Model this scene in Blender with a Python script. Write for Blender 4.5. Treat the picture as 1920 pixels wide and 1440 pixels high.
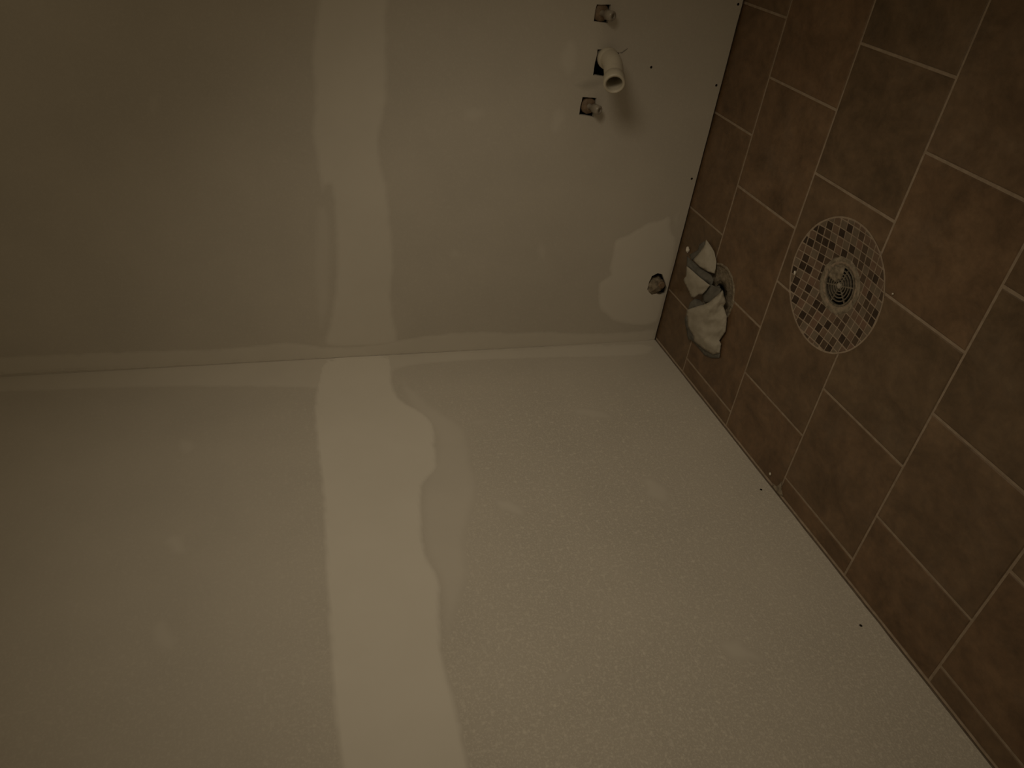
import bpy, bmesh, math, random
import numpy as np
from mathutils import Vector, Matrix, noise as mnoise
from mathutils.geometry import delaunay_2d_cdt

random.seed(7)
for o in list(bpy.data.objects):
    bpy.data.objects.remove(o, do_unlink=True)
SC = bpy.context.scene
COL = SC.collection

# ------------------------------------------------------------------ camera
# room corner at the origin, z up.  wall_right = plane x=0, wall_left = plane y=0.
# The phone was held on its side, so the room's "up" is the picture's left.
CAM = np.array([2.05410375, 1.36583706, 1.29523123])
ROT = np.array([[0.27249383, 0.11348969, -0.95544084],      # picture right
                [0.57659592, -0.81421715, 0.06773165],      # picture down
                [-0.77024948, -0.56935974, -0.28730685]])   # forward
FPX = 1411.31
cd = bpy.data.cameras.new('camera')
cam = bpy.data.objects.new('camera', cd)
COL.objects.link(cam)
cd.sensor_fit = 'HORIZONTAL'
cd.sensor_width = 36.0
cd.lens = FPX / 1920 * 36.0
cd.clip_start = 0.02
r_, d_, f_ = [Vector(v) for v in ROT]
m = Matrix((r_, -d_, -f_)).transposed().to_4x4()
m.translation = Vector(CAM)
cam.matrix_world = m
SC.camera = cam

# ------------------------------------------------------------------ light
w = bpy.data.worlds.new('world')
SC.world = w
w.use_nodes = True
w.node_tree.nodes['Background'].inputs[0].default_value = (1.0, 0.765, 0.455, 1)
w.node_tree.nodes['Background'].inputs[1].default_value = 0.125


# unseen lamp, no fixture, placed and turned at the left wall to match brightness
ld = bpy.data.lights.new('unseen_lamp', 'SPOT')
ld.energy = 22.4
ld.color = (1.0, 0.85, 0.625)
ld.spot_size = math.radians(104.6)
ld.spot_blend = 1.0
ld.shadow_soft_size = 0.20
lamp = bpy.data.objects.new('unseen_lamp', ld)
COL.objects.link(lamp)
lamp.location = (1.024, 1.697, 1.195)
lamp.rotation_euler = Vector((-0.174, -0.93, -0.324)).to_track_quat('-Z', 'Y').to_euler()

SC.view_settings.view_transform = 'Standard'
SC.view_settings.look = 'None'
SC.view_settings.exposure = 0.0
SC.view_settings.gamma = 1.0
SC.view_settings.use_curve_mapping = False


# ------------------------------------------------------------------ helpers
def pix(px, py, ax, val=0.0):
    """photo pixel -> point on the real plane (axis ax = val)"""
    d = np.array([(px - 960) / FPX, (py - 720) / FPX, 1.0]) @ ROT
    t = (val - CAM[ax]) / d[ax]
    return CAM + d * t


def topix(P):
    q = ROT @ (np.asarray(P, float) - CAM)
    return 960 + FPX * q[0] / q[2], 720 + FPX * q[1] / q[2]


def mesh(name, verts, faces, mat=None, parent=None, smooth=False):
    me = bpy.data.meshes.new(name)
    me.from_pydata([tuple(map(float, v)) for v in verts], [], [tuple(int(i) for i in f) for f in faces])
    me.update()
    if smooth:
        me.polygons.foreach_set('use_smooth', [True] * len(me.polygons))
    if mat:
        me.materials.append(mat)
    o = bpy.data.objects.new(name, me)
    COL.objects.link(o)
    if parent:
        o.parent = parent
    return o


def fixnormals(o):
    bm = bmesh.new()
    bm.from_mesh(o.data)
    bmesh.ops.recalc_face_normals(bm, faces=bm.faces)
    bm.to_mesh(o.data)
    bm.free()
    return o


def attr(o, name, vals):
    a = o.data.attributes.new(name, 'FLOAT', 'POINT')
    a.data.foreach_set('value', np.asarray(vals, np.float32))


def empty(name, loc):
    o = bpy.data.objects.new(name, None)
    o.empty_display_size = 0.02
    COL.objects.link(o)
    o.location = loc
    return o


def child_of(o, parent):
    """parent a mesh written in world coordinates to an Empty that stands off the origin"""
    o.parent = parent
    o.matrix_parent_inverse = Matrix.Translation(-parent.location)
    return o


def tag(o, label, cat=None, group=None, kind=None):
    o['label'] = label
    if cat:
        o['category'] = cat
    if group:
        o['group'] = group
    if kind:
        o['kind'] = kind
    return o


def inside(poly, pts):
    poly = np.asarray(poly)
    x, y = pts[:, 0], pts[:, 1]
    c = np.zeros(len(pts), bool)
    n = len(poly)
    j = n - 1
    for i in range(n):
        xi, yi = poly[i]
        xj, yj = poly[j]
        if yi != yj:
            c ^= ((yi > y) != (yj > y)) & (x < (xj - xi) * (y - yi) / (yj - yi) + xi)
        j = i
    return c


def edgedist(poly, pts):
    poly = np.asarray(poly)
    best = np.full(len(pts), 1e9)
    for i in range(len(poly)):
        a, b = poly[i], poly[(i + 1) % len(poly)]
        ab = b - a
        t = np.clip(((pts - a) @ ab) / max(ab @ ab, 1e-12), 0, 1)
        best = np.minimum(best, np.linalg.norm(pts - a - t[:, None] * ab, axis=1))
    return best


def fill(outer, holes, step):
    """triangulate a polygon with holes, with interior grid points"""
    outer = np.asarray(outer, float)
    lo, hi = outer.min(0), outer.max(0)
    g = np.array([(x, y) for x in np.arange(lo[0] + step / 2, hi[0], step)
                  for y in np.arange(lo[1] + step / 2, hi[1], step)])
    if len(g):
        k = inside(outer, g) & (edgedist(outer, g) > step * 0.45)
        for h in holes:
            k &= ~inside(h, g) & (edgedist(h, g) > min(step * 0.45, 0.01))
        g = g[k]
    pts, edges = [], []
    for loop in [outer] + [np.asarray(h) for h in holes]:
        s = len(pts)
        pts += [tuple(p) for p in loop]
        edges += [(s + i, s + (i + 1) % len(loop)) for i in range(len(loop))]
    pts += [tuple(p) for p in g]
    V, _, F, *_ = delaunay_2d_cdt([Vector(p) for p in pts], edges, [], 0, 1e-7)
    V = np.array([(v.x, v.y) for v in V])
    F = np.array([f for f in F if len(f) == 3])
    cen = V[F].mean(1)
    k = inside(outer, cen)
    for h in holes:
        k &= ~inside(h, cen)
    return V, F[k]


def boundary(F):
    cnt = {}
    for f in F:
        for a, b in ((f[0], f[1]), (f[1], f[2]), (f[2], f[0])):
            cnt[(a, b)] = 1
    return [(a, b) for (a, b) in cnt if (b, a) not in cnt]


def densify(poly, step, jitter=0.0, seed=0):
    poly = np.asarray(poly, float)
    out = []
    n = len(poly)
    for i in range(n):
        p1, p2 = poly[i], poly[(i + 1) % n]
        L = np.linalg.norm(p2 - p1)
        k = max(1, int(round(L / step)))
        for j in range(k):
            t = j / k
            q = p1 + (p2 - p1) * t
            if jitter:
                q = q + jitter * np.array([mnoise.noise((q[0] * 31, q[1] * 31, seed)),
                                           mnoise.noise((q[0] * 31, q[1] * 31, seed + 9.1))])
            out.append(q)
    return np.array(out)


def chaikin(poly, it=2):
    poly = np.asarray(poly, float)
    for _ in range(it):
        nx = np.roll(poly, -1, axis=0)
        poly = np.stack([poly * .75 + nx * .25, poly * .25 + nx * .75], 1).reshape(-1, 2)
    return poly


# ------------------------------------------------------------------ materials
def newmat(name):
    mt = bpy.data.materials.new(name)
    mt.use_nodes = True
    nt = mt.node_tree
    bs = nt.nodes['Principled BSDF']

    def N(t, **kw):
        n = nt.nodes.new(t)
        for k, v in kw.items():
            if k in n.inputs:
                n.inputs[k].default_value = v
            else:
                setattr(n, k, v)
        return n
    return mt, nt, bs, N, nt.links.new


def ramp(N, stops):
    r = N('ShaderNodeValToRGB')
    e = r.color_ramp.elements
    while len(e) < len(stops):
        e.new(0.5)
    for i, (p, c) in enumerate(stops):
        e[i].position = p
        e[i].color = (*c, 1) if len(c) == 3 else c
    return r


def mixc(N, L, fac, a, b, mode='MIX'):
    n = N('ShaderNodeMix', data_type='RGBA', blend_type=mode)
    for sock, v in ((n.inputs[0], fac), (n.inputs[6], a), (n.inputs[7], b)):
        if hasattr(v, 'is_output'):
            L(v, sock)
        else:
            sock.default_value = v if not isinstance(v, tuple) else ((*v, 1) if len(v) == 3 else v)
    return n.outputs[2]


def mathn(N, L, op, a, b=0.0, clamp=False):
    n = N('ShaderNodeMath', operation=op, use_clamp=clamp)
    for s, v in ((n.inputs[0], a), (n.inputs[1], b)):
        if hasattr(v, 'is_output'):
            L(v, s)
        else:
            s.default_value = v
    return n.outputs[0]


def mat_drywall():
    mt, nt, bs, N, L = newmat('drywall')
    tc = N('ShaderNodeTexCoord').outputs['Object']
    cmp_ = N('ShaderNodeAttribute', attribute_name='compound').outputs['Fac']
    dark_amt = N('ShaderNodeAttribute', attribute_name='dark_amt').outputs['Fac']
    speck_amt = N('ShaderNodeAttribute', attribute_name='rough_paper').outputs['Fac']
    n1 = N('ShaderNodeTexNoise', Scale=3.0, Detail=5.0, Roughness=0.6)
    L(tc, n1.inputs['Vector'])
    n2 = N('ShaderNodeTexNoise', Scale=210.0, Detail=3.0, Roughness=0.65)
    L(tc, n2.inputs['Vector'])
    n3 = N('ShaderNodeTexNoise', Scale=95.0, Detail=2.0, Roughness=0.5)
    L(tc, n3.inputs['Vector'])
    base = ramp(N, [(0.3, (0.505, 0.472, 0.416)), (0.7, (0.560, 0.522, 0.458))])
    L(n1.outputs['Fac'], base.inputs[0])
    sp = ramp(N, [(0.50, (0, 0, 0)), (0.68, (1, 1, 1))])
    L(n2.outputs['Fac'], sp.inputs[0])
    sp2 = ramp(N, [(0.54, (0, 0, 0)), (0.72, (1, 1, 1))])
    L(n3.outputs['Fac'], sp2.inputs[0])
    sm = mathn(N, L, 'MAXIMUM', sp.outputs[0], sp2.outputs[0])
    sm = mathn(N, L, 'MULTIPLY', sm, speck_amt, True)
    c = mixc(N, L, sm, base.outputs[0], (0.70, 0.66, 0.58))
    cc = ramp(N, [(0.3, (0.665, 0.63, 0.56)), (0.7, (0.71, 0.675, 0.605))])
    L(n1.outputs['Fac'], cc.inputs[0])
    c = mixc(N, L, cmp_, c, cc.outputs[0])
    c = mixc(N, L, dark_amt, c, (0.03, 0.024, 0.016))  # darkens the board: smudge by the waste pipe, and the crack
    L(c, bs.inputs['Base Color'])
    bs.inputs['Roughness'].default_value = 0.9
    bs.inputs['Specular IOR Level'].default_value = 0.15
    bmp = N('ShaderNodeBump', Distance=0.002)
    inv = mathn(N, L, 'SUBTRACT', 1.0, cmp_, True)
    st = mathn(N, L, 'MULTIPLY', mathn(N, L, 'MULTIPLY', inv, speck_amt), 0.6)
    L(st, bmp.inputs['Strength'])
    L(n2.outputs['Fac'], bmp.inputs['Height'])
    L(bmp.outputs[0], bs.inputs['Normal'])
    return mt


def mat_tile():
    mt, nt, bs, N, L = newmat('floor_tile_ceramic')
    g = N('ShaderNodeNewGeometry').outputs['Position']
    info = N('ShaderNodeObjectInfo').outputs['Random']
    off = N('ShaderNodeVectorMath', operation='MULTIPLY_ADD')
    cmb = N('ShaderNodeCombineXYZ')
    for i in range(3):
        L(info, cmb.inputs[i])
    L(cmb.outputs[0], off.inputs[0])
    off.inputs[1].default_value = (13, 29, 7)
    L(g, off.inputs[2])
    n1 = N('ShaderNodeTexNoise', Scale=9.0, Detail=7.0, Roughness=0.68, Distortion=0.4)
    L(off.outputs[0], n1.inputs['Vector'])
    n2 = N('ShaderNodeTexNoise', Scale=45.0, Detail=5.0, Roughness=0.7)
    L(off.outputs[0], n2.inputs['Vector'])
    r1 = ramp(N, [(0.28, (0.086, 0.053, 0.027)), (0.5, (0.148, 0.093, 0.051)), (0.75, (0.208, 0.136, 0.079))])
    L(n1.outputs['Fac'], r1.inputs[0])
    r2 = ramp(N, [(0.3, (0.80, 0.80, 0.80)), (0.75, (1.18, 1.16, 1.14))])
    L(n2.outputs['Fac'], r2.inputs[0])
    c = mixc(N, L, 1.0, r1.outputs[0], r2.outputs[0], 'MULTIPLY')
    r3 = ramp(N, [(0.0, (0.90, 0.93, 0.93)), (0.5, (1.0, 1.0, 1.0)), (1.0, (1.10, 1.04, 1.0))])
    L(info, r3.inputs[0])
    c = mixc(N, L, 1.0, c, r3.outputs[0], 'MULTIPLY')
    # thin veil of plaster dust
    n4 = N('ShaderNodeTexNoise', Scale=4.0, Detail=6.0, Roughness=0.75)
    L(g, n4.inputs['Vector'])
    du = ramp(N, [(0.52, (0, 0, 0)), (0.85, (0.30, 0.30, 0.30))])
    L(n4.outputs['Fac'], du.inputs[0])
    c = mixc(N, L, du.outputs[0], c, (0.22, 0.18, 0.14))
    L(c, bs.inputs['Base Color'])
    rr = ramp(N, [(0.3, (0.34, 0.34, 0.34)), (0.7, (0.52, 0.52, 0.52))])
    L(n2.outputs['Fac'], rr.inputs[0])
    L(rr.outputs[0], bs.inputs['Roughness'])
    bs.inputs['Specular IOR Level'].default_value = 0.62
    b = N('ShaderNodeBump', Strength=0.25, Distance=0.003)
    L(n2.outputs['Fac'], b.inputs['Height'])
    L(b.outputs[0], bs.inputs['Normal'])
    return mt


def mat_simple(name, c1, c2, scale=40.0, rough=0.8, bump=0.2, metal=0.0, spec=0.4, dist=0.003, detail=4.0):
    mt, nt, bs, N, L = newmat(name)
    g = N('ShaderNodeNewGeometry').outputs['Position']
    n = N('ShaderNodeTexNoise', Scale=scale, Detail=detail, Roughness=0.6)
    L(g, n.inputs['Vector'])
    r = ramp(N, [(0.3, c1), (0.7, c2)])
    L(n.outputs['Fac'], r.inputs[0])
    L(r.outputs[0], bs.inputs['Base Color'])
    bs.inputs['Roughness'].default_value = rough
    bs.inputs['Metallic'].default_value = metal
    bs.inputs['Specular IOR Level'].default_value = spec
    if bump:
        b = N('ShaderNodeBump', Strength=bump, Distance=dist)
        L(n.outputs['Fac'], b.inputs['Height'])
        L(b.outputs[0], bs.inputs['Normal'])
    return mt


M_WALL = mat_drywall()
M_TILE = mat_tile()
M_GROUT = mat_simple('sanded_grout', (0.27, 0.21, 0.155), (0.37, 0.295, 0.225), 60, 0.95, 0.3, spec=0.1)
M_MORTAR = mat_simple('rough_mortar', (0.15, 0.125, 0.09), (0.34, 0.285, 0.215), 70, 0.95, 0.9, spec=0.1, dist=0.006)
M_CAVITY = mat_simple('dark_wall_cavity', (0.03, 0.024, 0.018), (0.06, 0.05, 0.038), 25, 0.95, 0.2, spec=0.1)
M_CORE = mat_simple('gypsum_core', (0.30, 0.27, 0.23), (0.40, 0.36, 0.31), 80, 0.95, 0.3, spec=0.1)
M_MOS = [mat_simple('mosaic_dark', (0.028, 0.017, 0.010), (0.055, 0.034, 0.021), 60, 0.45, 0.1),
         mat_simple('mosaic_umber', (0.070, 0.046, 0.029), (0.105, 0.070, 0.045), 60, 0.45, 0.1),
         mat_simple('mosaic_brown', (0.140, 0.091, 0.060), (0.18, 0.120, 0.082), 60, 0.5, 0.1),
         mat_simple('mosaic_taupe', (0.145, 0.110, 0.076), (0.185, 0.143, 0.102), 60, 0.5, 0.1),
         mat_simple('mosaic_rust', (0.155, 0.095, 0.064), (0.19, 0.118, 0.082), 60, 0.5, 0.1)]
M_STEEL = mat_simple('dull_steel', (0.16, 0.14, 0.11), (0.34, 0.30, 0.24), 120, 0.42, 0.3, metal=0.6)
M_PVC = mat_simple('ivory_pvc', (0.46, 0.42, 0.335), (0.53, 0.485, 0.395), 20, 0.42, 0.02, spec=0.5)
M_BROWN = mat_simple('brown_fitting', (0.155, 0.108, 0.07), (0.27, 0.19, 0.125), 90, 0.6, 0.5)
M_PLUG = mat_simple('grey_plug', (0.25, 0.22, 0.18), (0.36, 0.32, 0.265), 60, 0.28, 0.1, spec=0.7)
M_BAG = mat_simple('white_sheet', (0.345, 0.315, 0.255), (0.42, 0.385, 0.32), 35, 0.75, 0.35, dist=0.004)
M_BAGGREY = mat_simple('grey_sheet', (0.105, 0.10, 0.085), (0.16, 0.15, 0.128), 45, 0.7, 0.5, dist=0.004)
M_BLACK = mat_simple('near_black', (0.012, 0.010, 0.008), (0.03, 0.024, 0.018), 30, 0.9, 0.2, spec=0.1)  # black for the shade inside pipe mouths and drain well; also screw heads
M_CRUMB = mat_simple('plaster_crumb', (0.62, 0.58, 0.50), (0.75, 0.70, 0.62), 90, 0.9, 0.4)

# ------------------------------------------------------------------ walls
XMAX, YMAX, ZMAX = 2.7, 2.25, 2.42
TH = 0.0125
def wall(name, ax, umax, zbot, holes, label):
    """ax = the axis the wall is flat in; u runs along the other horizontal axis"""
    def P(u, v, dep):
        return (dep, u, v) if ax == 0 else (u, dep, v)
    n = int(umax / 0.05)
    outer = [(i * umax / n, zbot + 0.0015 * mnoise.noise((i * .7, ax * 5.0, 0))) for i in range(n + 1)]
    outer += [(umax, ZMAX), (0, ZMAX)]
    V, F = fill(outer, holes, 0.045)
    nv = len(V)
    vs = [P(u, v, 0.0) for u, v in V] + [P(u, v, -TH) for u, v in V]
    fs = [tuple(f) for f in F] + [tuple(nv + i for i in f[::-1]) for f in F]
    fs += [(a, b, nv + b, nv + a) for a, b in boundary(F)]
    o = fixnormals(mesh(name, vs, fs, M_WALL))
    q = np.array([topix(p) for p in vs[:nv]])
    if ax == 1:
        s = 0.16 + 0.60 * np.clip((q[:, 0] - 420) / 600, 0, 1) * np.clip((q[:, 1] - 660) / 120, 0, 1) + 0.12 * np.clip((q[:, 1] - 1100) / 200, 0, 1)
    else:
        s = np.full(nv, 0.16)
    attr(o, 'rough_paper', np.r_[s, s])
    tag(o, label, 'wall', kind='structure')
    # what stands behind the board
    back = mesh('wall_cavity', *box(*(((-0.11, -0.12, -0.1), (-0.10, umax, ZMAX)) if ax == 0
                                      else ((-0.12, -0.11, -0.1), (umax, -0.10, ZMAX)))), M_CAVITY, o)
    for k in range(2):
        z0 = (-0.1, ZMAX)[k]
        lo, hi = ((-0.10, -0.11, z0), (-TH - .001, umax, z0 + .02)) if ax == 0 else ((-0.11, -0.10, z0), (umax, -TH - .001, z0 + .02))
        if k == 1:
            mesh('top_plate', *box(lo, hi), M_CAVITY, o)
    return o


def box(lo, hi):
    x0, y0, z0 = lo
    x1, y1, z1 = hi
    v = [(x0, y0, z0), (x1, y0, z0), (x1, y1, z0), (x0, y1, z0), (x0, y0, z1), (x1, y0, z1), (x1, y1, z1), (x0, y1, z1)]
    f = [(0, 3, 2, 1), (4, 5, 6, 7), (0, 1, 5, 4), (1, 2, 6, 5), (2, 3, 7, 6), (3, 0, 4, 7)]
    return v, f


def wpix(lst, ax):
    o = []
    for px, py in lst:
        p = pix(px, py, ax)
        o.append((p[1] if ax == 0 else p[0], p[2]))
    return np.array(o)


HOLE_UP = densify(wpix([(1119, 8), (1145, 10), (1140, 44), (1113, 40)], 0), 0.012, 0.003, 1)
HOLE_MID = densify(wpix([(1120, 93), (1162, 98), (1158, 146), (1112, 142)], 0), 0.012, 0.003, 2)
HOLE_LOW = densify(wpix([(1092, 182), (1119, 184), (1113, 220), (1086, 216)], 0), 0.012, 0.003, 3)
HOLE_TOI = densify(wpix([(1213, 541), (1216, 529), (1223, 518), (1233, 513), (1241, 515), (1247, 527), (1250, 541), (1246, 550), (1234, 552), (1220, 550)], 0), 0.012, 0.006, 4)
WR = wall('wall_right', 0, YMAX, 0.0065, [HOLE_UP, HOLE_MID, HOLE_LOW, HOLE_TOI],
          'unpainted drywall wall with pipe stubs, at the top of the photo')
WL = wall('wall_left', 1, XMAX, 0.004, [], 'unpainted drywall wall with wide pale joint band, at the bottom of the photo')


def patch(name, parent, ax, px_outline, opacity, feather, height, jit=0.004, seed=0, step=0.008, holes=(), dark_amt=0.0):
    ol = densify(chaikin(wpix(px_outline, ax)), 0.006, jit, seed)
    ol += 0.0016 * np.array([(mnoise.noise((q[0] * 95, q[1] * 95, seed)), mnoise.noise((q[0] * 95, q[1] * 95, seed + 4.4))) for q in ol])
    ol[:, 0] = np.maximum(ol[:, 0], 0.0003)
    ol[:, 1] = np.maximum(ol[:, 1], 0.008)
    V, F = fill(ol, list(holes), step)
    d = edgedist(ol, V)
    # along the inside corner and the foot of the wall the coat runs right to the edge
    k = np.clip(d / feather, 0, 1)
    nearc = (V[:, 0] < 0.012)
    k = np.where(nearc, np.maximum(k, 0.8), k)
    k = k * k * (3 - 2 * k)
    dep = -0.00012 + (height * 0.45 + 0.00012) * k + 0.00008 * (k > 0)
    vs = [(h, u, v) if ax == 0 else (u, h, v) for (u, v), h in zip(V, dep)]
    nv = len(vs)
    fs = [tuple(f) if (ax == 0) else tuple(f[::-1]) for f in F]
    o = mesh(name, vs, fs, M_WALL, parent, True)
    attr(o, 'dark_amt', k * dark_amt)
    attr(o, 'compound', k * opacity)
    attr(o, 'rough_paper', 0.2 * (1 - k))
    return o


# taped joints and corner on the wall with the pipes
patch('joint_compound', WR, 0, [topix((0, 2.2, 1.20)), topix((0, 1.6, 1.19)), (598, -60), (595, 0), (587, 50), (580, 100), (583, 143), (588, 187), (580, 247), (590, 300), (600, 353), (606, 376),
      (617, 340), (622, 383), (627, 433), (628, 480), (627, 530), (622, 575), (612, 622), (600, 655), (745, 650), (750, 634), (742, 600),
      (736, 560), (741, 520), (742, 480), (737, 433), (730, 353), (718, 310), (713, 263), (723, 217), (730, 187), (730, 133), (728, 50),
      (733, 0), (735, -60), topix((0, 1.6, 0.985)), topix((0, 2.2, 0.98))], 0.65, 0.017, 0.0012, seed=11)
patch('joint_compound', WR, 0, [topix((0, 0.055, 2.40)), (-60, 672), (0, 668), (150, 662), (240, 658), (350, 655), (420, 653), (500, 645), (540, 640), (580, 646), (610, 651), (680, 648),
      (750, 637), (800, 628), (870, 622), (900, 620), (960, 624), (1020, 620), (1080, 624), (1150, 624), (1200, 620), (1234, 616),
      (1231, 640), (1100, 645.5), (958, 652.5), (780, 662), (620, 670), (460, 679), (240, 691), (100, 697), (0, 702), topix((0, 0.0004, 2.40))], 0.6, 0.010, 0.0010, seed=12)
patch('wall_repair', WR, 0, [(1149, 450), (1178, 440), (1197, 428), (1213, 418), (1238, 411), (1261, 403), (1259, 436), (1273, 447),
      (1262, 500), (1250, 558), (1238, 600), (1229, 607), (1205, 613), (1170, 609), (1149, 604), (1134, 590), (1122, 578), (1120, 547), (1122, 528), (1147, 517),
      (1140, 505), (1149, 480)], 0.75, 0.012, 0.0014, seed=13, holes=[HOLE_TOI])
# wide joint and corner on the other wall
patch('joint_compound', WL, 1, [(590, 728), (586, 780), (591, 827), (602, 911), (606, 1022), (611, 1147), (618, 1267), (622, 1333), (638, 1440), (646, 1500), topix((1.7, 0, 1.245)), topix((2.6, 0, 1.25)),
      topix((2.6, 0, 1.01)), topix((1.7, 0, 1.0)), (896, 1500), (884, 1440), (869, 1373), (851, 1302), (831, 1227), (827, 1129), (829, 1084), (798, 1040), (793, 969), (793, 907),
      (826, 880), (820, 858), (818, 800), (805, 780), (780, 764), (752, 752), (738, 722), (737, 690), (736, 664), (605, 671), (596, 700)], 1.0, 0.013, 0.0015, seed=21)
patch('joint_compound', WL, 1, [topix((0.0004, 0, 2.40)), (0, 703), (100, 698), (240, 692), (460, 680.5), (620, 672), (780, 664), (958, 654.5), (1100, 647.5), (1229, 642),
      (1224, 666), (1150, 669), (1040, 671), (917, 675), (820, 680), (740, 690), (735, 720), (680, 735), (590, 728), (400, 725), (200, 728), (0, 736), topix((0.06, 0, 2.40))], 0.45, 0.012, 0.0009, seed=22)
patch('skim_coat', WL, 1, [(742, 700), (770, 720), (830, 770), (880, 800), (890, 870), (905, 930), (872, 1000), (888, 1080), (852, 1180), (836, 1230), (826, 1180),
      (822, 1090), (790, 1040), (785, 960), (785, 900), (815, 860), (810, 800), (760, 760)], 0.35, 0.03, 0.0006, seed=23)
patch('skim_coat', WR, 0, [(590, 380), (603, 385), (617, 380), (624, 440), (625, 530), (612, 610), (598, 640), (588, 560), (585, 470)], 0.3, 0.02, 0.0005, seed=24)


def dab(parent, ax, cx, cy, rx, ry, ang, op, seed):
    ca, sa = math.cos(ang), math.sin(ang)
    pts = [(cx + rx * math.cos(t) * ca - ry * math.sin(t) * sa, cy + rx * math.cos(t) * sa + ry * math.sin(t) * ca)
           for t in np.linspace(0, 2 * math.pi, 14, endpoint=False)]
    patch('filler_dab', parent, ax, pts, op * 0.85, 0.024, 0.0007, 0.012, seed, 0.006)


for i, a in enumerate([(960, 952, 34, 15, .45, .5), (1070, 1264, 40, 15, -.3, .5), (1388, 1221, 48, 20, .45, .5), (1230, 918, 34, 20, .7, .45),
                       (1112, 776, 44, 12, .15, .4), (905, 790, 24, 9, -.1, .35), (330, 1018, 26, 22, .6, .4), (893, 1363, 22, 9, .4, .4),
                       (305, 1190, 34, 30, 1.2, .4), (350, 835, 22, 18, 0, .35)]):
    dab(WL, 1, *a, 40 + i)
for i, a in enumerate([(1016, 474, 14, 22, 0, .35), (856, 478, 16, 14, 0, .35), (888, 214, 26, 18, .2, .35), (290, 196, 18, 26, .4, .35),
                       (1048, 228, 18, 30, .2, .4), (1068, 108, 20, 40, .1, .45), (1270, 410, 8, 16, .2, .5)]):
    dab(WR, 0, *a, 60 + i)

# screw heads left bare
for px, py, ax in [(1221, 126, 0), (1297, 335, 0), (1343, 160, 0), (1384, 8, 0), (1427, 918, 1), (1614, 1173, 1)]:
    c = pix(px, py, ax)
    vs, fs = [], []
    n = 10
    for k, (r, h) in enumerate([(0.0036, -0.001), (0.0036, 0.0004), (0.0028, 0.0009), (0.0010, 0.0003)]):
        for j in range(n):
            a = 2 * math.pi * j / n
            vs.append((h, c[1] + r * math.cos(a), c[2] + r * math.sin(a)) if ax == 0 else (c[0] + r * math.cos(a), h, c[2] + r * math.sin(a)))
        if k:
            fs += [((k - 1) * n + j, (k - 1) * n + (j + 1) % n, k * n + (j + 1) % n, k * n + j) for j in range(n)]
    fs.append(tuple(3 * n + j for j in range(n)))
    fixnormals(mesh('screw_head', vs, fs, M_BLACK, WR if ax == 0 else WL))

# soft dark smudge beside the waste pipe, and a crack in the board at the hole's corner
patch('dark_smudge', WR, 0, [(1070, 158), (1090, 146), (1112, 143), (1136, 144), (1138, 160), (1112, 172), (1088, 176)], 0.0, 0.03, 0.0004, seed=31, dark_amt=0.28)
patch('crack', WR, 0, [(1158, 97), (1166, 97), (1170, 93), (1178, 89), (1180, 91), (1173, 96), (1169, 100), (1162, 101)], 0.0, 0.0035, 0.0003, 0.001, 32, 0.002, dark_amt=0.8)
# ------------------------------------------------------------------ floor
ROW0, TILE, PITCH_Y = 0.2104, 0.30, 0.3017
Y0 = [0.205, 0.0592, 0.2084, 0.0619, 0.2126, 0.0637, 0.21, 0.062, 0.21, 0.062]
MC, MR = np.array([0.712, 0.602]), 0.1655        # mosaic inset
FC, FR = np.array([0.272, 0.342]), 0.088         # toilet outlet


def circle(c, r, n, j=0.0, seed=0):
    return np.array([(c[0] + (r + j * mnoise.noise((math.cos(a) * 3, math.sin(a) * 3, seed))) * math.cos(a),
                      c[1] + (r + j * mnoise.noise((math.cos(a) * 3, math.sin(a) * 3, seed))) * math.sin(a))
                     for a in np.linspace(0, 2 * math.pi, n, endpoint=False)])


GZ = -0.0016
ol = [(-0.10, -0.10), (XMAX, -0.10), (XMAX, YMAX), (-0.10, YMAX)]
V, F = fill(ol, [circle(MC, MR - 0.004, 72), circle(FC, FR - 0.004, 40)], 0.15)
nv = len(V)
vs = [(x, y, GZ) for x, y in V] + [(x, y, -0.07) for x, y in V]
fs = [tuple(f) for f in F] + [tuple(nv + i for i in f[::-1]) for f in F] + [(a, b, nv + b, nv + a) for a, b in boundary(F)]
FLOOR = fixnormals(mesh('floor', vs, fs, M_GROUT))
tag(FLOOR, 'brown square-tiled bathroom floor in running bond with light grout', 'floor', kind='structure')


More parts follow.
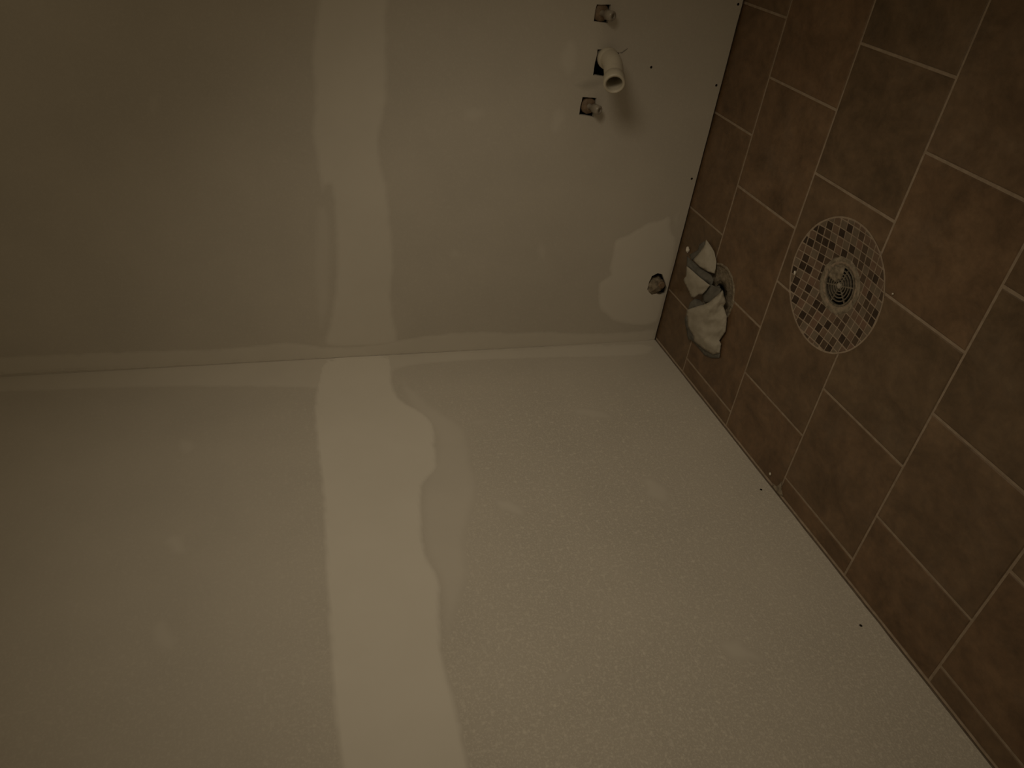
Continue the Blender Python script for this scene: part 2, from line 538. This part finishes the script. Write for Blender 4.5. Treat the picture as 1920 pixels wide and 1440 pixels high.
def rect_minus_disk(x0, y0, x1, y1, c, r, inner=None):
    """rectangle with at most one bite taken out by a disk; returns None if nothing is left"""
    pts = []
    st = 0.004
    for (ax_, ay), (bx, by) in (((x0, y0), (x1, y0)), ((x1, y0), (x1, y1)), ((x1, y1), (x0, y1)), ((x0, y1), (x0, y0))):
        L = math.hypot(bx - ax_, by - ay)
        k = max(2, int(L / st))
        pts += [(ax_ + (bx - ax_) * i / k, ay + (by - ay) * i / k) for i in range(k)]
    pts = np.array(pts)
    out = np.linalg.norm(pts - c, axis=1) >= r
    if out.all():
        return None, True
    if not out.any():
        return None, False
    n = len(pts)
    s = next(i for i in range(n) if out[i] and not out[i - 1])
    seq = [pts[(s + i) % n] for i in range(n) if out[(s + i) % n]]
    p, q = seq[-1], seq[0]
    a0, a1 = math.atan2(p[1] - c[1], p[0] - c[0]), math.atan2(q[1] - c[1], q[0] - c[0])
    while a1 > a0:
        a1 -= 2 * math.pi
    k = max(2, int((a0 - a1) * r / 0.006))
    arc = [(c[0] + r * math.cos(a0 + (a1 - a0) * i / k), c[1] + r * math.sin(a0 + (a1 - a0) * i / k)) for i in range(k + 1)]
    # thin out straight runs
    keep = [seq[0]]
    for i in range(1, len(seq) - 1):
        u, v_ = seq[i] - seq[i - 1], seq[i + 1] - seq[i]
        if abs(u[0] * v_[1] - u[1] * v_[0]) > 1e-9:
            keep.append(seq[i])
    keep.append(seq[-1])
    return np.array(keep + [np.array(a) for a in arc[1:-1]]), True


def inset(poly, d):
    """offset a CCW polygon inwards by d"""
    n = len(poly)
    out = []
    for i in range(n):
        a, b, c = poly[i - 1], poly[i], poly[(i + 1) % n]
        e0, e1 = (b - a) / max(np.linalg.norm(b - a), 1e-9), (c - b) / max(np.linalg.norm(c - b), 1e-9)
        n0, n1 = np.array([-e0[1], e0[0]]), np.array([-e1[1], e1[0]])
        m_ = n0 + n1
        m_ = m_ / max(np.linalg.norm(m_), 1e-6)
        out.append(b + m_ * d / max(m_ @ n0, 0.5))
    return np.array(out)


def slab(poly, z0, z1, bev):
    """prism with an eased top edge; poly CCW, may be concave"""
    n = len(poly)
    i1 = inset(poly, bev)
    vs = [(x, y, z0) for x, y in poly] + [(x, y, z1 - bev * 0.6) for x, y in poly] + [(x, y, z1) for x, y in i1]
    fs = [(i, (i + 1) % n, n + (i + 1) % n, n + i) for i in range(n)]
    fs += [(n + i, n + (i + 1) % n, 2 * n + (i + 1) % n, 2 * n + i) for i in range(n)]
    fs.append(tuple(2 * n + i for i in range(n)))
    return vs, fs


GAPX, GAPY = 0.0055, 0.0065
full = {}
for s in range(0, 9):
    xa = -0.008 if s == 0 else ROW0 + (s - 1) * TILE + GAPX / 2
    xb = ROW0 + s * TILE - GAPX / 2
    xb = min(xb, XMAX)
    if xb - xa < 0.03:
        continue
    for k in range(-1, 8):
        ya = max(Y0[s] + k * PITCH_Y + GAPY / 2, 0.0085)
        yb = min(Y0[s] + (k + 1) * PITCH_Y - GAPY / 2, YMAX)
        if yb - ya < 0.02:
            continue
        rect = np.array([(xa, ya), (xb, ya), (xb, yb), (xa, yb)])
        poly, cut = rect, False
        for c, r in ((MC, MR), (FC, FR)):
            q, rest = rect_minus_disk(xa, ya, xb, yb, c, r)
            if q is not None:
                poly, cut = q, True
        jz = random.uniform(-0.0004, 0.0003)
        if cut:
            mesh('floor_tile', *slab(poly, -0.008, jz, 0.0022), M_TILE, FLOOR)
        else:
            key = (round(xb - xa, 4), round(yb - ya, 4))
            cen = ((xa + xb) / 2, (ya + yb) / 2, jz)
            if key not in full:
                o = mesh('floor_tile', *slab(rect - np.array(cen[:2]), -0.008, 0.0, 0.0022), M_TILE, FLOOR)
                full[key] = o
            else:
                o = full[key].copy()
                COL.objects.link(o)
            o.location = cen
            o.rotation_euler = (random.uniform(-.002, .002), random.uniform(-.002, .002), random.uniform(-.002, .002))

# grout bead along the foot of the left wall
vs, fs = [], []
n = 220
for i in range(n + 1):
    x = XMAX * i / n
    q = 0.0012 * mnoise.noise((x * 22, 0, 3))
    prof = [(0.0016, GZ), (0.002, 0.0008 + q), (0.0042, 0.0018 + q), (0.0066 + q, 0.0010), (0.0074, GZ)]
    vs += [(x, y, z) for y, z in prof]
    if i:
        fs += [((i - 1) * 5 + j, i * 5 + j, i * 5 + j + 1, (i - 1) * 5 + j + 1) for j in range(4)]
fixnormals(mesh('grout_bead', vs, fs, M_GROUT, FLOOR, True))

# ------------------------------------------------------------------ mosaic dish round the drain
DR = 0.066


def dish(r):
    t = min(max((0.1640 - r) / (0.1640 - DR), 0), 1)
    return -0.019 * t - 0.0006


vs, fs = [], []
n = 72
rings = [0.1668, 0.1640, 0.14, 0.115, 0.09, DR, 0.058, 0.052, 0.050, 0.0495]
zs = [-0.0004, -0.0002 + GZ * 0.3] + [dish(r) - 0.0001 for r in rings[2:6]] + [-0.0180, -0.0195, -0.021, -0.06]
for k, (r, z) in enumerate(zip(rings, zs)):
    for j in range(n):
        a = 2 * math.pi * j / n
        rr = r + (0.0012 * mnoise.noise((math.cos(a) * 4, math.sin(a) * 4, k * .3)) if k < 2 else 0)
        vs.append((MC[0] + rr * math.cos(a), MC[1] + rr * math.sin(a), z))
    if k:
        fs += [((k - 1) * n + j, (k - 1) * n + (j + 1) % n, k * n + (j + 1) % n, k * n + j) for j in range(n)]
BED = fixnormals(mesh('mosaic_bed', vs, fs, M_GROUT, FLOOR, True))
BED['label'] = 'round light grout bed dished towards the drain'

DARK = [(562, 205), (440, 235), (490, 235), (465, 310), (520, 345), (335, 335), (385, 350), (575, 380), (745, 220), (675, 262), (760, 410), (685, 450),
        (335, 500), (480, 495), (305, 570), (365, 600), (495, 590), (465, 665), (235, 605), (250, 705), (230, 770), (365, 780), (245, 880), (965, 690),
        (440, 920), (485, 960), (315, 1020), (540, 1110), (460, 1130), (905, 840), (965, 1000), (930, 1075), (820, 1175), (670, 1225), (470, 1240), (560, 1310)]
MEDI = [(545, 275), (440, 375), (495, 420), (845, 290), (875, 405), (615, 475), (535, 520), (335, 840), (785, 525), (855, 485), (835, 570), (910, 525), (930, 640),
        (850, 690), (400, 990), (360, 1055), (280, 1085), (885, 905), (920, 950), (815, 945), (885, 1025), (620, 1070), (665, 1110), (705, 1050), (720, 1265),
        (600, 1255), (520, 1290), (790, 1260), (350, 1205), (1005, 850), (460, 850), (1010, 660)]
MP = 0.0218
GX0, GY0 = 0.612, 0.644


def cell_of(zx, zy):
    px, py = 1440 + zx * 260 / 1248, 380 + zy * 260 / 1248
    z = 0.0
    for _ in range(6):
        p = pix(px, py, 2, z)
        z = dish(math.hypot(p[0] - MC[0], p[1] - MC[1]))
    return int(math.floor((p[0] - GX0) / MP)), int(math.floor((p[1] - GY0) / MP))


kind = {}
for q in MEDI:
    kind[cell_of(*q)] = 1
for q in DARK:
    kind[cell_of(*q)] = 0
rng = random.Random(3)
for i in range(-9, 14):
    for j in range(-13, 9):
        x0, y0 = GX0 + i * MP, GY0 + j * MP
        g = 0.0014
        rect = np.array([(x0 + g, y0 + g), (x0 + MP - g, y0 + g), (x0 + MP - g, y0 + MP - g), (x0 + g, y0 + MP - g)])
        rect = rect + np.array([rng.uniform(-.0005, .0005), rng.uniform(-.0005, .0005)])
        mk = kind.get((i, j), rng.choice([2, 2, 3, 3, 4, 2]))
        # clip against the rim of the inset (convex) ...
        poly = [p for p in rect]
        rim = circle(MC, 0.1625, 48)
        for a in range(48):
            p0, p1 = rim[a], rim[(a + 1) % 48]
            e = p1 - p0
            sd = lambda q: e[0] * (q[1] - p0[1]) - e[1] * (q[0] - p0[0])
            nw = []
            for t in range(len(poly)):
                A_, B_ = poly[t - 1], poly[t]
                da, db = sd(A_), sd(B_)
                if (da >= 0) != (db >= 0):
                    nw.append(A_ + (B_ - A_) * da / (da - db))
                if db >= 0:
                    nw.append(B_)
            poly = nw
            if len(poly) < 3:
                break
        if len(poly) < 3:
            continue
        poly = np.array(poly)
        area_ = 0.5 * abs(sum(poly[t - 1][0] * poly[t][1] - poly[t][0] * poly[t - 1][1] for t in range(len(poly))))
        if area_ < 2.5e-5:
            continue
        # ... and against the drain collar
        dd = np.linalg.norm(poly - MC, axis=1)
        if dd.max() < 0.072:
            continue
        if dd.min() < 0.067:
            q, rest = rect_minus_disk(rect[0][0], rect[0][1], rect[2][0], rect[2][1], MC, 0.067)
            if q is None:
                if not rest:
                    continue
            else:
                poly = q
        vs, fs = slab(poly, 0.0, 0.0, 0.0009)
        m_ = len(poly)
        out = []
        for t, v in enumerate(vs):
            z = dish(math.hypot(v[0] - MC[0], v[1] - MC[1]))
            out.append((v[0], v[1], z + (-0.003, 0.0001, 0.0008)[t // m_]))
        mesh('mosaic_tile', out, fs, M_MOS[mk], BED)

# rough mortar collar round the grate
vs, fs = [], []
n = 64
prof = [(0.0710, 0.0000), (0.0685, 0.0022), (0.0630, 0.0022), (0.0570, 0.0012), (0.0525, 0.0004), (0.0505, -0.003)]
for k, (r, h) in enumerate(prof):
    for j in range(n):
        a = 2 * math.pi * j / n
        nz = mnoise.noise((math.cos(a) * 5, math.sin(a) * 5, k * .8))
        rr = r + (0.0035 if k < 2 else 0.001) * nz
        vs.append((MC[0] + rr * math.cos(a), MC[1] + rr * math.sin(a), dish(max(rr, DR)) + h + 0.0012 * mnoise.noise((math.cos(a) * 9, math.sin(a) * 9, k * 1.7))))
    if k:
        fs += [((k - 1) * n + j, (k - 1) * n + (j + 1) % n, k * n + (j + 1) % n, k * n + j) for j in range(n)]
fixnormals(mesh('mortar_collar', vs, fs, M_MORTAR, FLOOR, True))

# ------------------------------------------------------------------ floor drain
DZ = -0.0195
drain = empty('floor_drain', (MC[0], MC[1], DZ))
tag(drain, 'round metal floor drain grate clogged with plaster inside the mosaic ring', 'drain')


def ringbar(name, r0, r1, z0, z1, a0, a1, mat, par, n=None, wob=0.0):
    closed = abs(a1 - a0) > 6.28
    n = n or max(6, int(abs(a1 - a0) * 9))
    vs, fs = [], []
    cnt = n if closed else n + 1
    for i in range(cnt):
        a = a0 + (a1 - a0) * i / n
        wz = wob * mnoise.noise((a * 3, r0 * 300, 1.0))
        for r, z in ((r0, z0), (r0 + .0004, z1 + wz), (r1 - .0004, z1 + wz), (r1, z0)):
            vs.append((MC[0] + r * math.cos(a), MC[1] + r * math.sin(a), z))
    for i in range(cnt if closed else cnt - 1):
        b, c = i * 4, ((i + 1) % cnt) * 4
        fs += [(b + j, b + (j + 1) % 4, c + (j + 1) % 4, c + j) for j in range(4)]
    if not closed:
        fs += [(0, 3, 2, 1), tuple((cnt - 1) * 4 + j for j in range(4))]
    return child_of(fixnormals(mesh(name, vs, fs, mat)), par)


ringbar('grate_rim', 0.0465, 0.0515, DZ - 0.004, DZ + 0.0012, 0, 2 * math.pi, M_STEEL, drain, 48)
for r in (0.0120, 0.0200, 0.0280, 0.0365):
    ringbar('grate_ring', r, r + 0.0036, DZ - 0.003, DZ + 0.0006, 0, 2 * math.pi, M_STEEL, drain, 40, 0.0004)
for k in range(6):
    a = math.radians(20 + 60 * k)
    u, v = np.array([math.cos(a), math.sin(a)]), np.array([-math.sin(a), math.cos(a)])
    pts = [MC + u * r + v * s * 0.0017 for r in (0.008, 0.0475) for s in (-1, 1)]
    pts = [pts[0], pts[2], pts[3], pts[1]]
    vs = [(x, y, DZ - 0.003) for x, y in pts] + [(x, y, DZ + 0.0004) for x, y in pts]
    child_of(fixnormals(mesh('grate_spoke', vs, box((0, 0, 0), (1, 1, 1))[1], M_STEEL)), drain)
# boss and screw
vs, fs = [], []
n = 20
for k, (r, h) in enumerate([(0.0095, -0.003), (0.0095, 0.0010), (0.0080, 0.0018), (0.0072, 0.0018), (0.0069, 0.0008)]):
    vs += [(MC[0] + r * math.cos(2 * math.pi * j / n), MC[1] + r * math.sin(2 * math.pi * j / n), DZ + h) for j in range(n)]
    if k:
        fs += [((k - 1) * n + j, (k - 1) * n + (j + 1) % n, k * n + (j + 1) % n, k * n + j) for j in range(n)]
fs.append(tuple(4 * n + j for j in range(n)))
child_of(fixnormals(mesh('boss', vs, fs, M_STEEL)), drain)
vs, fs = [], []
for k, (r, h) in enumerate([(0.0068, 0.0008), (0.0068, 0.0026), (0.0052, 0.0036)]):
    vs += [(MC[0] + r * math.cos(2 * math.pi * j / n), MC[1] + r * math.sin(2 * math.pi * j / n), DZ + h) for j in range(n)]
    if k:
        fs += [((k - 1) * n + j, (k - 1) * n + (j + 1) % n, k * n + (j + 1) % n, k * n + j) for j in range(n)]
fs.append(tuple(2 * n + j for j in range(n)))
child_of(fixnormals(mesh('screw', vs, fs, M_PLUG)), drain)
# dark well under the grate
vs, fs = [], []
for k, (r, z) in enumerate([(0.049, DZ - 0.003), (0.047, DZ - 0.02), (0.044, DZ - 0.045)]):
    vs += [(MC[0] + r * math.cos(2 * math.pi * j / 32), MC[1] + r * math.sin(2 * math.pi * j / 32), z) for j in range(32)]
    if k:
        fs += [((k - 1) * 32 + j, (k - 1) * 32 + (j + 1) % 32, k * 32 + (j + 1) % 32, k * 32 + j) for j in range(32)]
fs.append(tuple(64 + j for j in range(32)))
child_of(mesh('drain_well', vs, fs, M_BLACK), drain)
# plaster that has set over one side of the grate
ol = []
for a in np.linspace(math.radians(98), math.radians(178), 14):
    rr = 0.050 + 0.002 * mnoise.noise((a * 4, 0, 0))
    ol.append(MC + rr * np.array([math.cos(a), math.sin(a)]))
for a in np.linspace(math.radians(178), math.radians(98), 12):
    rr = 0.016 + 0.007 * mnoise.noise((a * 5, 4, 0))
    ol.append(MC + rr * np.array([math.cos(a), math.sin(a)]))
V, F = fill(np.array(ol), [], 0.004)
nv = len(V)
vs = [(x, y, DZ + 0.0012 + 0.0014 * mnoise.noise((x * 160, y * 160, 2))) for x, y in V] + [(x, y, DZ - 0.0015) for x, y in V]
fs = [tuple(f) for f in F] + [tuple(nv + i for i in f[::-1]) for f in F] + [(a, b, nv + b, nv + a) for a, b in boundary(F)]
o = child_of(fixnormals(mesh('plaster_crust', vs, fs, M_MORTAR, None, True)), drain)
o['label'] = 'pale crust of set plaster over one side of the grate'


# ------------------------------------------------------------------ pipes in the wall
def sweep(name, frames, mat, par, n=28, cap0=False, cap1=False):
    """frames: (point, tangent, radius)"""
    vs, fs = [], []
    for k, (p, t, r) in enumerate(frames):
        t = Vector(t).normalized()
        e1 = t.cross(Vector((0.05, 0.1, 1.0))).normalized()
        e2 = t.cross(e1)
        vs += [Vector(p) + r * (math.cos(2 * math.pi * j / n) * e1 + math.sin(2 * math.pi * j / n) * e2) for j in range(n)]
        if k:
            fs += [((k - 1) * n + j, (k - 1) * n + (j + 1) % n, k * n + (j + 1) % n, k * n + j) for j in range(n)]
    if cap0:
        fs.append(tuple(range(n)))
    if cap1:
        fs.append(tuple((len(frames) - 1) * n + j for j in range(n)))
    o = fixnormals(mesh(name, vs, fs, mat, None, True))
    for p in o.data.polygons:
        if len(p.vertices) > 4:
            p.use_smooth = False
    return child_of(o, par)


base = Vector(pix(1134, 106, 0))
elbow = empty('drain_elbow', base)
tag(elbow, 'ivory plastic waste pipe elbow with open end, sticking out of the square wall hole', 'pipe')
X = Vector((1, 0, 0))
D2 = Vector((0.90, -0.37, 0.25)).normalized()
sweep('stub_pipe', [(base - X * 0.085, X, 0.0215), (base + X * 0.03, X, 0.0215)], M_PVC, elbow, cap0=True)
sweep('elbow_hub', [(base + X * 0.014, X, 0.0218), (base + X * 0.014, X, 0.0270), (base + X * 0.018, X, 0.0288), (base + X * 0.030, X, 0.0288),
                    (base + X * 0.034, X, 0.0262)], M_PVC, elbow)
fr = [(base + X * 0.032, X, 0.0262)]
turn = base + X * 0.060
for k in range(0, 9):
    t = k / 8
    p = (1 - t) ** 2 * (base + X * 0.036) + 2 * t * (1 - t) * turn + t * t * (turn + D2 * 0.030)
    fr.append((p, (1 - t) * X + t * D2, 0.0262))
fr.append((turn + D2 * 0.068, D2, 0.0258))
sweep('elbow_bend', fr, M_PVC, elbow)
E0 = turn + D2 * 0.066
sweep('elbow_socket', [(E0, D2, 0.0255), (E0 + D2 * 0.002, D2, 0.0284), (E0 + D2 * 0.030, D2, 0.0290), (E0 + D2 * 0.0330, D2, 0.0280),
                       (E0 + D2 * 0.0335, D2, 0.0250), (E0 + D2 * 0.0325, D2, 0.0218), (E0 + D2 * 0.028, D2, 0.0210), (E0 - D2 * 0.040, D2, 0.0198)], M_PVC, elbow)
sweep('bore', [(E0 - D2 * 0.030, D2, 0.0199), (E0 - D2 * 0.034, D2, 0.0001)], M_BLACK, elbow)  # black disc stands for the shade deep inside the pipe


def supply(px, py, label, reach, dz):
    p = Vector(pix(px, py, 0))
    e = empty('supply_stub', p)
    tag(e, label, 'pipe stub', 'capped water supply stubs')
    # square-shouldered brown fitting set back in the hole
    sweep('fitting', [(p - X * 0.090, X, 0.0120), (p - X * 0.030, X, 0.0120), (p - X * 0.030, X, 0.0225), (p - X * 0.008, X, 0.0230),
                      (p - X * 0.004, X, 0.0205), (p - X * 0.003, X, 0.0060)], M_BROWN, e, n=10, cap0=True)
    a = (X + Vector((0, 0, -dz))).normalized()
    q = p - X * 0.008
    sweep('plug', [(q, a, 0.0080), (q + a * reach * .45, a, 0.0080), (q + a * reach * .47, a, 0.0130), (q + a * reach * .93, a, 0.0128), (q + a * reach, a, 0.0105),
                   (q + a * (reach + .001), a, 0.0060), (q + a * (reach - .004), a, 0.0056)], M_PLUG, e, n=16, cap1=True)
    return e


supply(1129, 25, 'capped supply stub in the square hole at the top edge of the photo', 0.046, 0.45)
supply(1105, 200, 'capped supply stub with shiny plug, in the hole below the elbow pipe', 0.046, 0.45)

# stub near the floor, bedded in a ragged hole
p = Vector(pix(1234, 531, 0))
ts = empty('supply_stub', p)
tag(ts, 'mortar-caked supply stub in a ragged round hole close to the floor', 'pipe stub')
bm = bmesh.new()
bmesh.ops.create_icosphere(bm, subdivisions=4, radius=1.0)
for v in bm.verts:
    c = v.co.copy()
    nz = 1 + 0.22 * mnoise.noise(c * 2.3) + 0.10 * mnoise.noise(c * 6.0)
    v.co = Vector((c.x * 0.028 * nz, c.y * 0.031 * nz, c.z * 0.036 * nz))
    v.co += Vector((-0.016, -0.014, 0.004)) + p
me = bpy.data.meshes.new('mortar_lump')
bm.to_mesh(me)
bm.free()
me.materials.append(M_MORTAR)
me.polygons.foreach_set('use_smooth', [True] * len(me.polygons))
o = bpy.data.objects.new('mortar_lump', me)
COL.objects.link(o)
child_of(o, ts)
q0 = p + Vector((0, -0.004, -0.010))
sweep('stub', [(q0 - X * 0.09, X, 0.009), (q0 - X * 0.002, X, 0.009), (q0 - X * 0.002, X, 0.0130), (q0 + X * 0.010, X, 0.0128), (q0 + X * 0.0125, X, 0.0100)], M_BROWN, ts, n=12, cap0=True, cap1=True)

# ------------------------------------------------------------------ toilet outlet and the sheet stuffed into it
vs, fs = [], []
n = 48
prof = [(0.0925, -0.0004), (0.0905, 0.0016), (0.0855, 0.0020), (0.0835, -0.0020), (0.0800, -0.0050), (0.050, -0.0070), (0.029, -0.009), (0.028, -0.06)]
for k, (r, z) in enumerate(prof):
    for j in range(n):
        a = 2 * math.pi * j / n
        nz = mnoise.noise((math.cos(a) * 4, math.sin(a) * 4, k * .6 + 20))
        rr = r + 0.0035 * nz
        vs.append((FC[0] + rr * math.cos(a), FC[1] + rr * math.sin(a), z + 0.0012 * nz))
    if k:
        fs += [((k - 1) * n + j, (k - 1) * n + (j + 1) % n, k * n + (j + 1) % n, k * n + j) for j in range(n)]
o = fixnormals(mesh('mortar_ring', vs, fs, M_MORTAR, FLOOR, True))
o['label'] = 'rough mortar ring round the toilet outlet hole'
Zv = Vector((0, 0.0001, 1))
B0 = Vector((FC[0], FC[1], 0))
o = sweep('outlet_pipe', [(B0 + Zv * -0.06, Zv, 0.0280), (B0 + Zv * -0.009, Zv, 0.0280), (B0 + Zv * -0.008, Zv, 0.0255), (B0 + Zv * -0.058, Zv, 0.0250),
                          (B0 + Zv * -0.059, Zv, 0.0001)], M_BLACK, FLOOR, n=32)
o['label'] = 'dark waste pipe mouth under the crumpled sheet'

bag = empty('crumpled_sheet', (FC[0], FC[1], 0.0))
tag(bag, 'crumpled white and grey sheet stuffed into the toilet outlet near the corner', 'sheet')


def sheet(name, pts, mat, bulge, wr, seed, label=None, step=3.0, thick=0.0022):
    a = np.array(pts, float)
    # densify in picture units, heights along with it
    P2, H = [], []
    n = len(a)
    for i in range(n):
        b = a[(i + 1) % n]
        k = max(1, int(np.linalg.norm(b[:2] - a[i][:2]) / 4))
        for j in range(k):
            q = a[i] + (b - a[i]) * j / k
            P2.append(q[:2] + 0.5 * np.array([mnoise.noise((q[0] * .2, q[1] * .2, seed)), mnoise.noise((q[0] * .2, q[1] * .2, seed + 5.5))]))
            H.append(q[2])
    P2, H = np.array(P2), np.array(H)
    V, F = fill(P2, [], step)
    d = edgedist(P2, V)
    out = []
    for v, dd in zip(V, d):
        wgt = 1.0 / (np.linalg.norm(P2 - v, axis=1) ** 3 + 0.02)
        h = (wgt @ H) / wgt.sum()
        t = min(dd / 16.0, 1)
        h += bulge * t * (2 - t)
        crease = abs(mnoise.noise((v[0] * .055, v[1] * .045, seed))) + 0.5 * abs(mnoise.noise((v[0] * .13, v[1] * .11, seed + 3)))
        h += wr * (0.25 - crease) * min(dd / 5, 1)
        out.append(pix(v[0], v[1], 2, max(h, 0.003)))
    o = mesh(name, out, F, mat, None, True)
    bm = bmesh.new()
    bm.from_mesh(o.data)
    bmesh.ops.recalc_face_normals(bm, faces=bm.faces)
    s = sum(f.normal.z for f in bm.faces)
    if s < 0:
        bmesh.ops.reverse_faces(bm, faces=bm.faces)
    bmesh.ops.solidify(bm, geom=bm.faces[:], thickness=thick)
    bm.to_mesh(o.data)
    bm.free()
    if label:
        o['label'] = label
    return child_of(o, bag)


# mass of the sheet pushed down the pipe
bm = bmesh.new()
bmesh.ops.create_icosphere(bm, subdivisions=4, radius=1.0)
for v in bm.verts:
    c = v.co.copy()
    nz = 1 + 0.20 * abs(mnoise.noise(c * 2.1)) + 0.12 * mnoise.noise(c * 5.0)
    v.co = Vector((FC[0] - 0.008 + c.x * 0.036 * nz, FC[1] - 0.022 + c.y * 0.034 * nz, c.z * 0.022 * nz - 0.004))
me = bpy.data.meshes.new('plug')
bm.to_mesh(me)
bm.free()
me.materials.append(M_BAGGREY)
me.polygons.foreach_set('use_smooth', [True] * len(me.polygons))
o = bpy.data.objects.new('plug', me)
COL.objects.link(o)
child_of(o, bag)

sheet('upper_flap', [(1324, 449, .012), (1332, 460, .008), (1339, 472.5, .006), (1343, 491.7, .006), (1340, 513, .010), (1328, 510, .020), (1311.7, 500, .028),
                     (1299, 487.5, .030), (1311.7, 473.3, .022), (1320, 461.7, .016)], M_BAG, 0.006, 0.006, 1)
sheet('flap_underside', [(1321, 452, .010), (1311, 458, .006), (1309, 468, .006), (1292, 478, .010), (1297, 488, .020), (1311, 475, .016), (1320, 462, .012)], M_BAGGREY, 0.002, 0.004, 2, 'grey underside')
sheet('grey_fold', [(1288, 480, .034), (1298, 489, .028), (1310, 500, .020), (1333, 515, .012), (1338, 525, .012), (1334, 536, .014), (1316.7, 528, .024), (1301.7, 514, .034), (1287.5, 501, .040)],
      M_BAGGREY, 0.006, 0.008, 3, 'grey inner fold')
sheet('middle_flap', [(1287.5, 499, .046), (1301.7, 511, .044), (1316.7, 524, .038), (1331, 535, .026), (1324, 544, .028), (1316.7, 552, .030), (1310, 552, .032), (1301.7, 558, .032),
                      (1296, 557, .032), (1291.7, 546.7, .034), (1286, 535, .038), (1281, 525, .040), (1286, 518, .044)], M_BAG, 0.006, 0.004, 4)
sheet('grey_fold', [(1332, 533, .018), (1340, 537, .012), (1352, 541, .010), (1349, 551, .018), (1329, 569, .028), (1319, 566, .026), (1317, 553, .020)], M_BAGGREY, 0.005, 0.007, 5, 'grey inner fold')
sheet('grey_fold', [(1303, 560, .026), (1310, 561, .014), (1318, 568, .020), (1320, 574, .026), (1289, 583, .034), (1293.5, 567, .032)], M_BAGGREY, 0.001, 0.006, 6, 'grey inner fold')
sheet('lower_lobe', [(1288, 581, .046), (1303, 575.5, .046), (1318.8, 571, .044), (1328.7, 567, .040), (1339.5, 558, .034), (1355, 544, .022), (1361, 567, .016), (1356.7, 574.4, .014), (1363, 593.4, .010),
                     (1362, 607.8, .008), (1360.3, 622, .007), (1348.6, 638.5, .008), (1352, 645, .006), (1349.5, 662, .006), (1336.8, 665, .008), (1320.6, 655, .016),
                     (1301.6, 640, .024), (1300, 630, .028), (1290, 612, .036), (1287, 591, .042)], M_BAG, 0.012, 0.006, 7)
sheet('lobe_underside_shadow', [(1287, 588, .034), (1283.5, 600, .028), (1287, 620, .020), (1290, 637, .012), (1295, 637, .012), (1302, 643, .010), (1320, 665, .004), (1333, 671, .004), (1348.6, 671, .004),
                         (1350, 660, .004), (1336, 660, .005), (1320, 652, .010), (1303, 637, .018), (1292, 612, .028)], M_BAGGREY, 0.000, 0.004, 8, 'grey underside of the lobe, bottom strip standing for its shadow')  # left strip is the sheet's grey underside, bottom strip its shadow in grey

# ------------------------------------------------------------------ crumbs and mortar spill
def crumb(px, py, sx, sy, sz, rot, label, seed, mat=M_CRUMB, name='plaster_crumb', cat='plaster crumb'):
    p = pix(px, py, 2, sz * 0.6)
    bm = bmesh.new()
    bmesh.ops.create_icosphere(bm, subdivisions=2, radius=1.0)
    for v in bm.verts:
        c = v.co.copy()
        nz = 1 + 0.35 * mnoise.noise(c * 1.7 + Vector((seed, 0, 0)))
        v.co = Vector((c.x * sx, c.y * sy, c.z * sz)) * nz
    lo = min(v.co.z for v in bm.verts)
    for v in bm.verts:
        v.co.z -= lo
    me = bpy.data.meshes.new(name)
    bm.to_mesh(me)
    bm.free()
    me.materials.append(mat)
    o = bpy.data.objects.new(name, me)
    COL.objects.link(o)
    o.location = (p[0], p[1], 0.0002)
    o.rotation_euler = (0, 0, rot)
    return tag(o, label, cat)


crumb(1291, 468, 0.0055, 0.010, 0.006, 0.5, 'small white plaster crumb between the crumpled sheet and the wall', 1)
crumb(1445, 888.5, 0.0028, 0.0045, 0.003, 0.4, 'tiny white plaster crumb on the tile beside the mortar spill', 2)
crumb(1674.5, 551, 0.0022, 0.0022, 0.002, 0.0, 'tiny white speck on the tile right of the mosaic circle', 3)
crumb(1491.5, 511.5, 0.0028, 0.0055, 0.0028, 0.3, 'small pale crumb at the left rim of the mosaic circle', 4)
# spill where a grout joint meets the wall
ol = np.array([pix(x, y, 2)[:2] for x, y in [(1450, 907), (1456, 912), (1461, 908), (1466, 903), (1465, 917), (1468, 930), (1463, 932), (1457, 926), (1450, 921), (1446, 914)]])
ol[:, 1] = np.maximum(ol[:, 1], 0.001)
ol = densify(ol, 0.003, 0.002, 5)
V, F = fill(ol, [], 0.003)
d = edgedist(ol, V)
nv = len(V)
vs = [(x, y, 0.0006 + 0.006 * min(dd / 0.008, 1) * (0.8 + 0.5 * mnoise.noise((x * 200, y * 200, 0)))) for (x, y), dd in zip(V, d)] + [(x, y, -0.001) for x, y in V]
fs = [tuple(f) for f in F] + [tuple(nv + i for i in f[::-1]) for f in F] + [(a, b, nv + b, nv + a) for a, b in boundary(F)]
o = fixnormals(mesh('mortar_spill', vs, fs, M_MORTAR, FLOOR, True))
o['label'] = 'small rough spill of mortar at the foot of the wall'
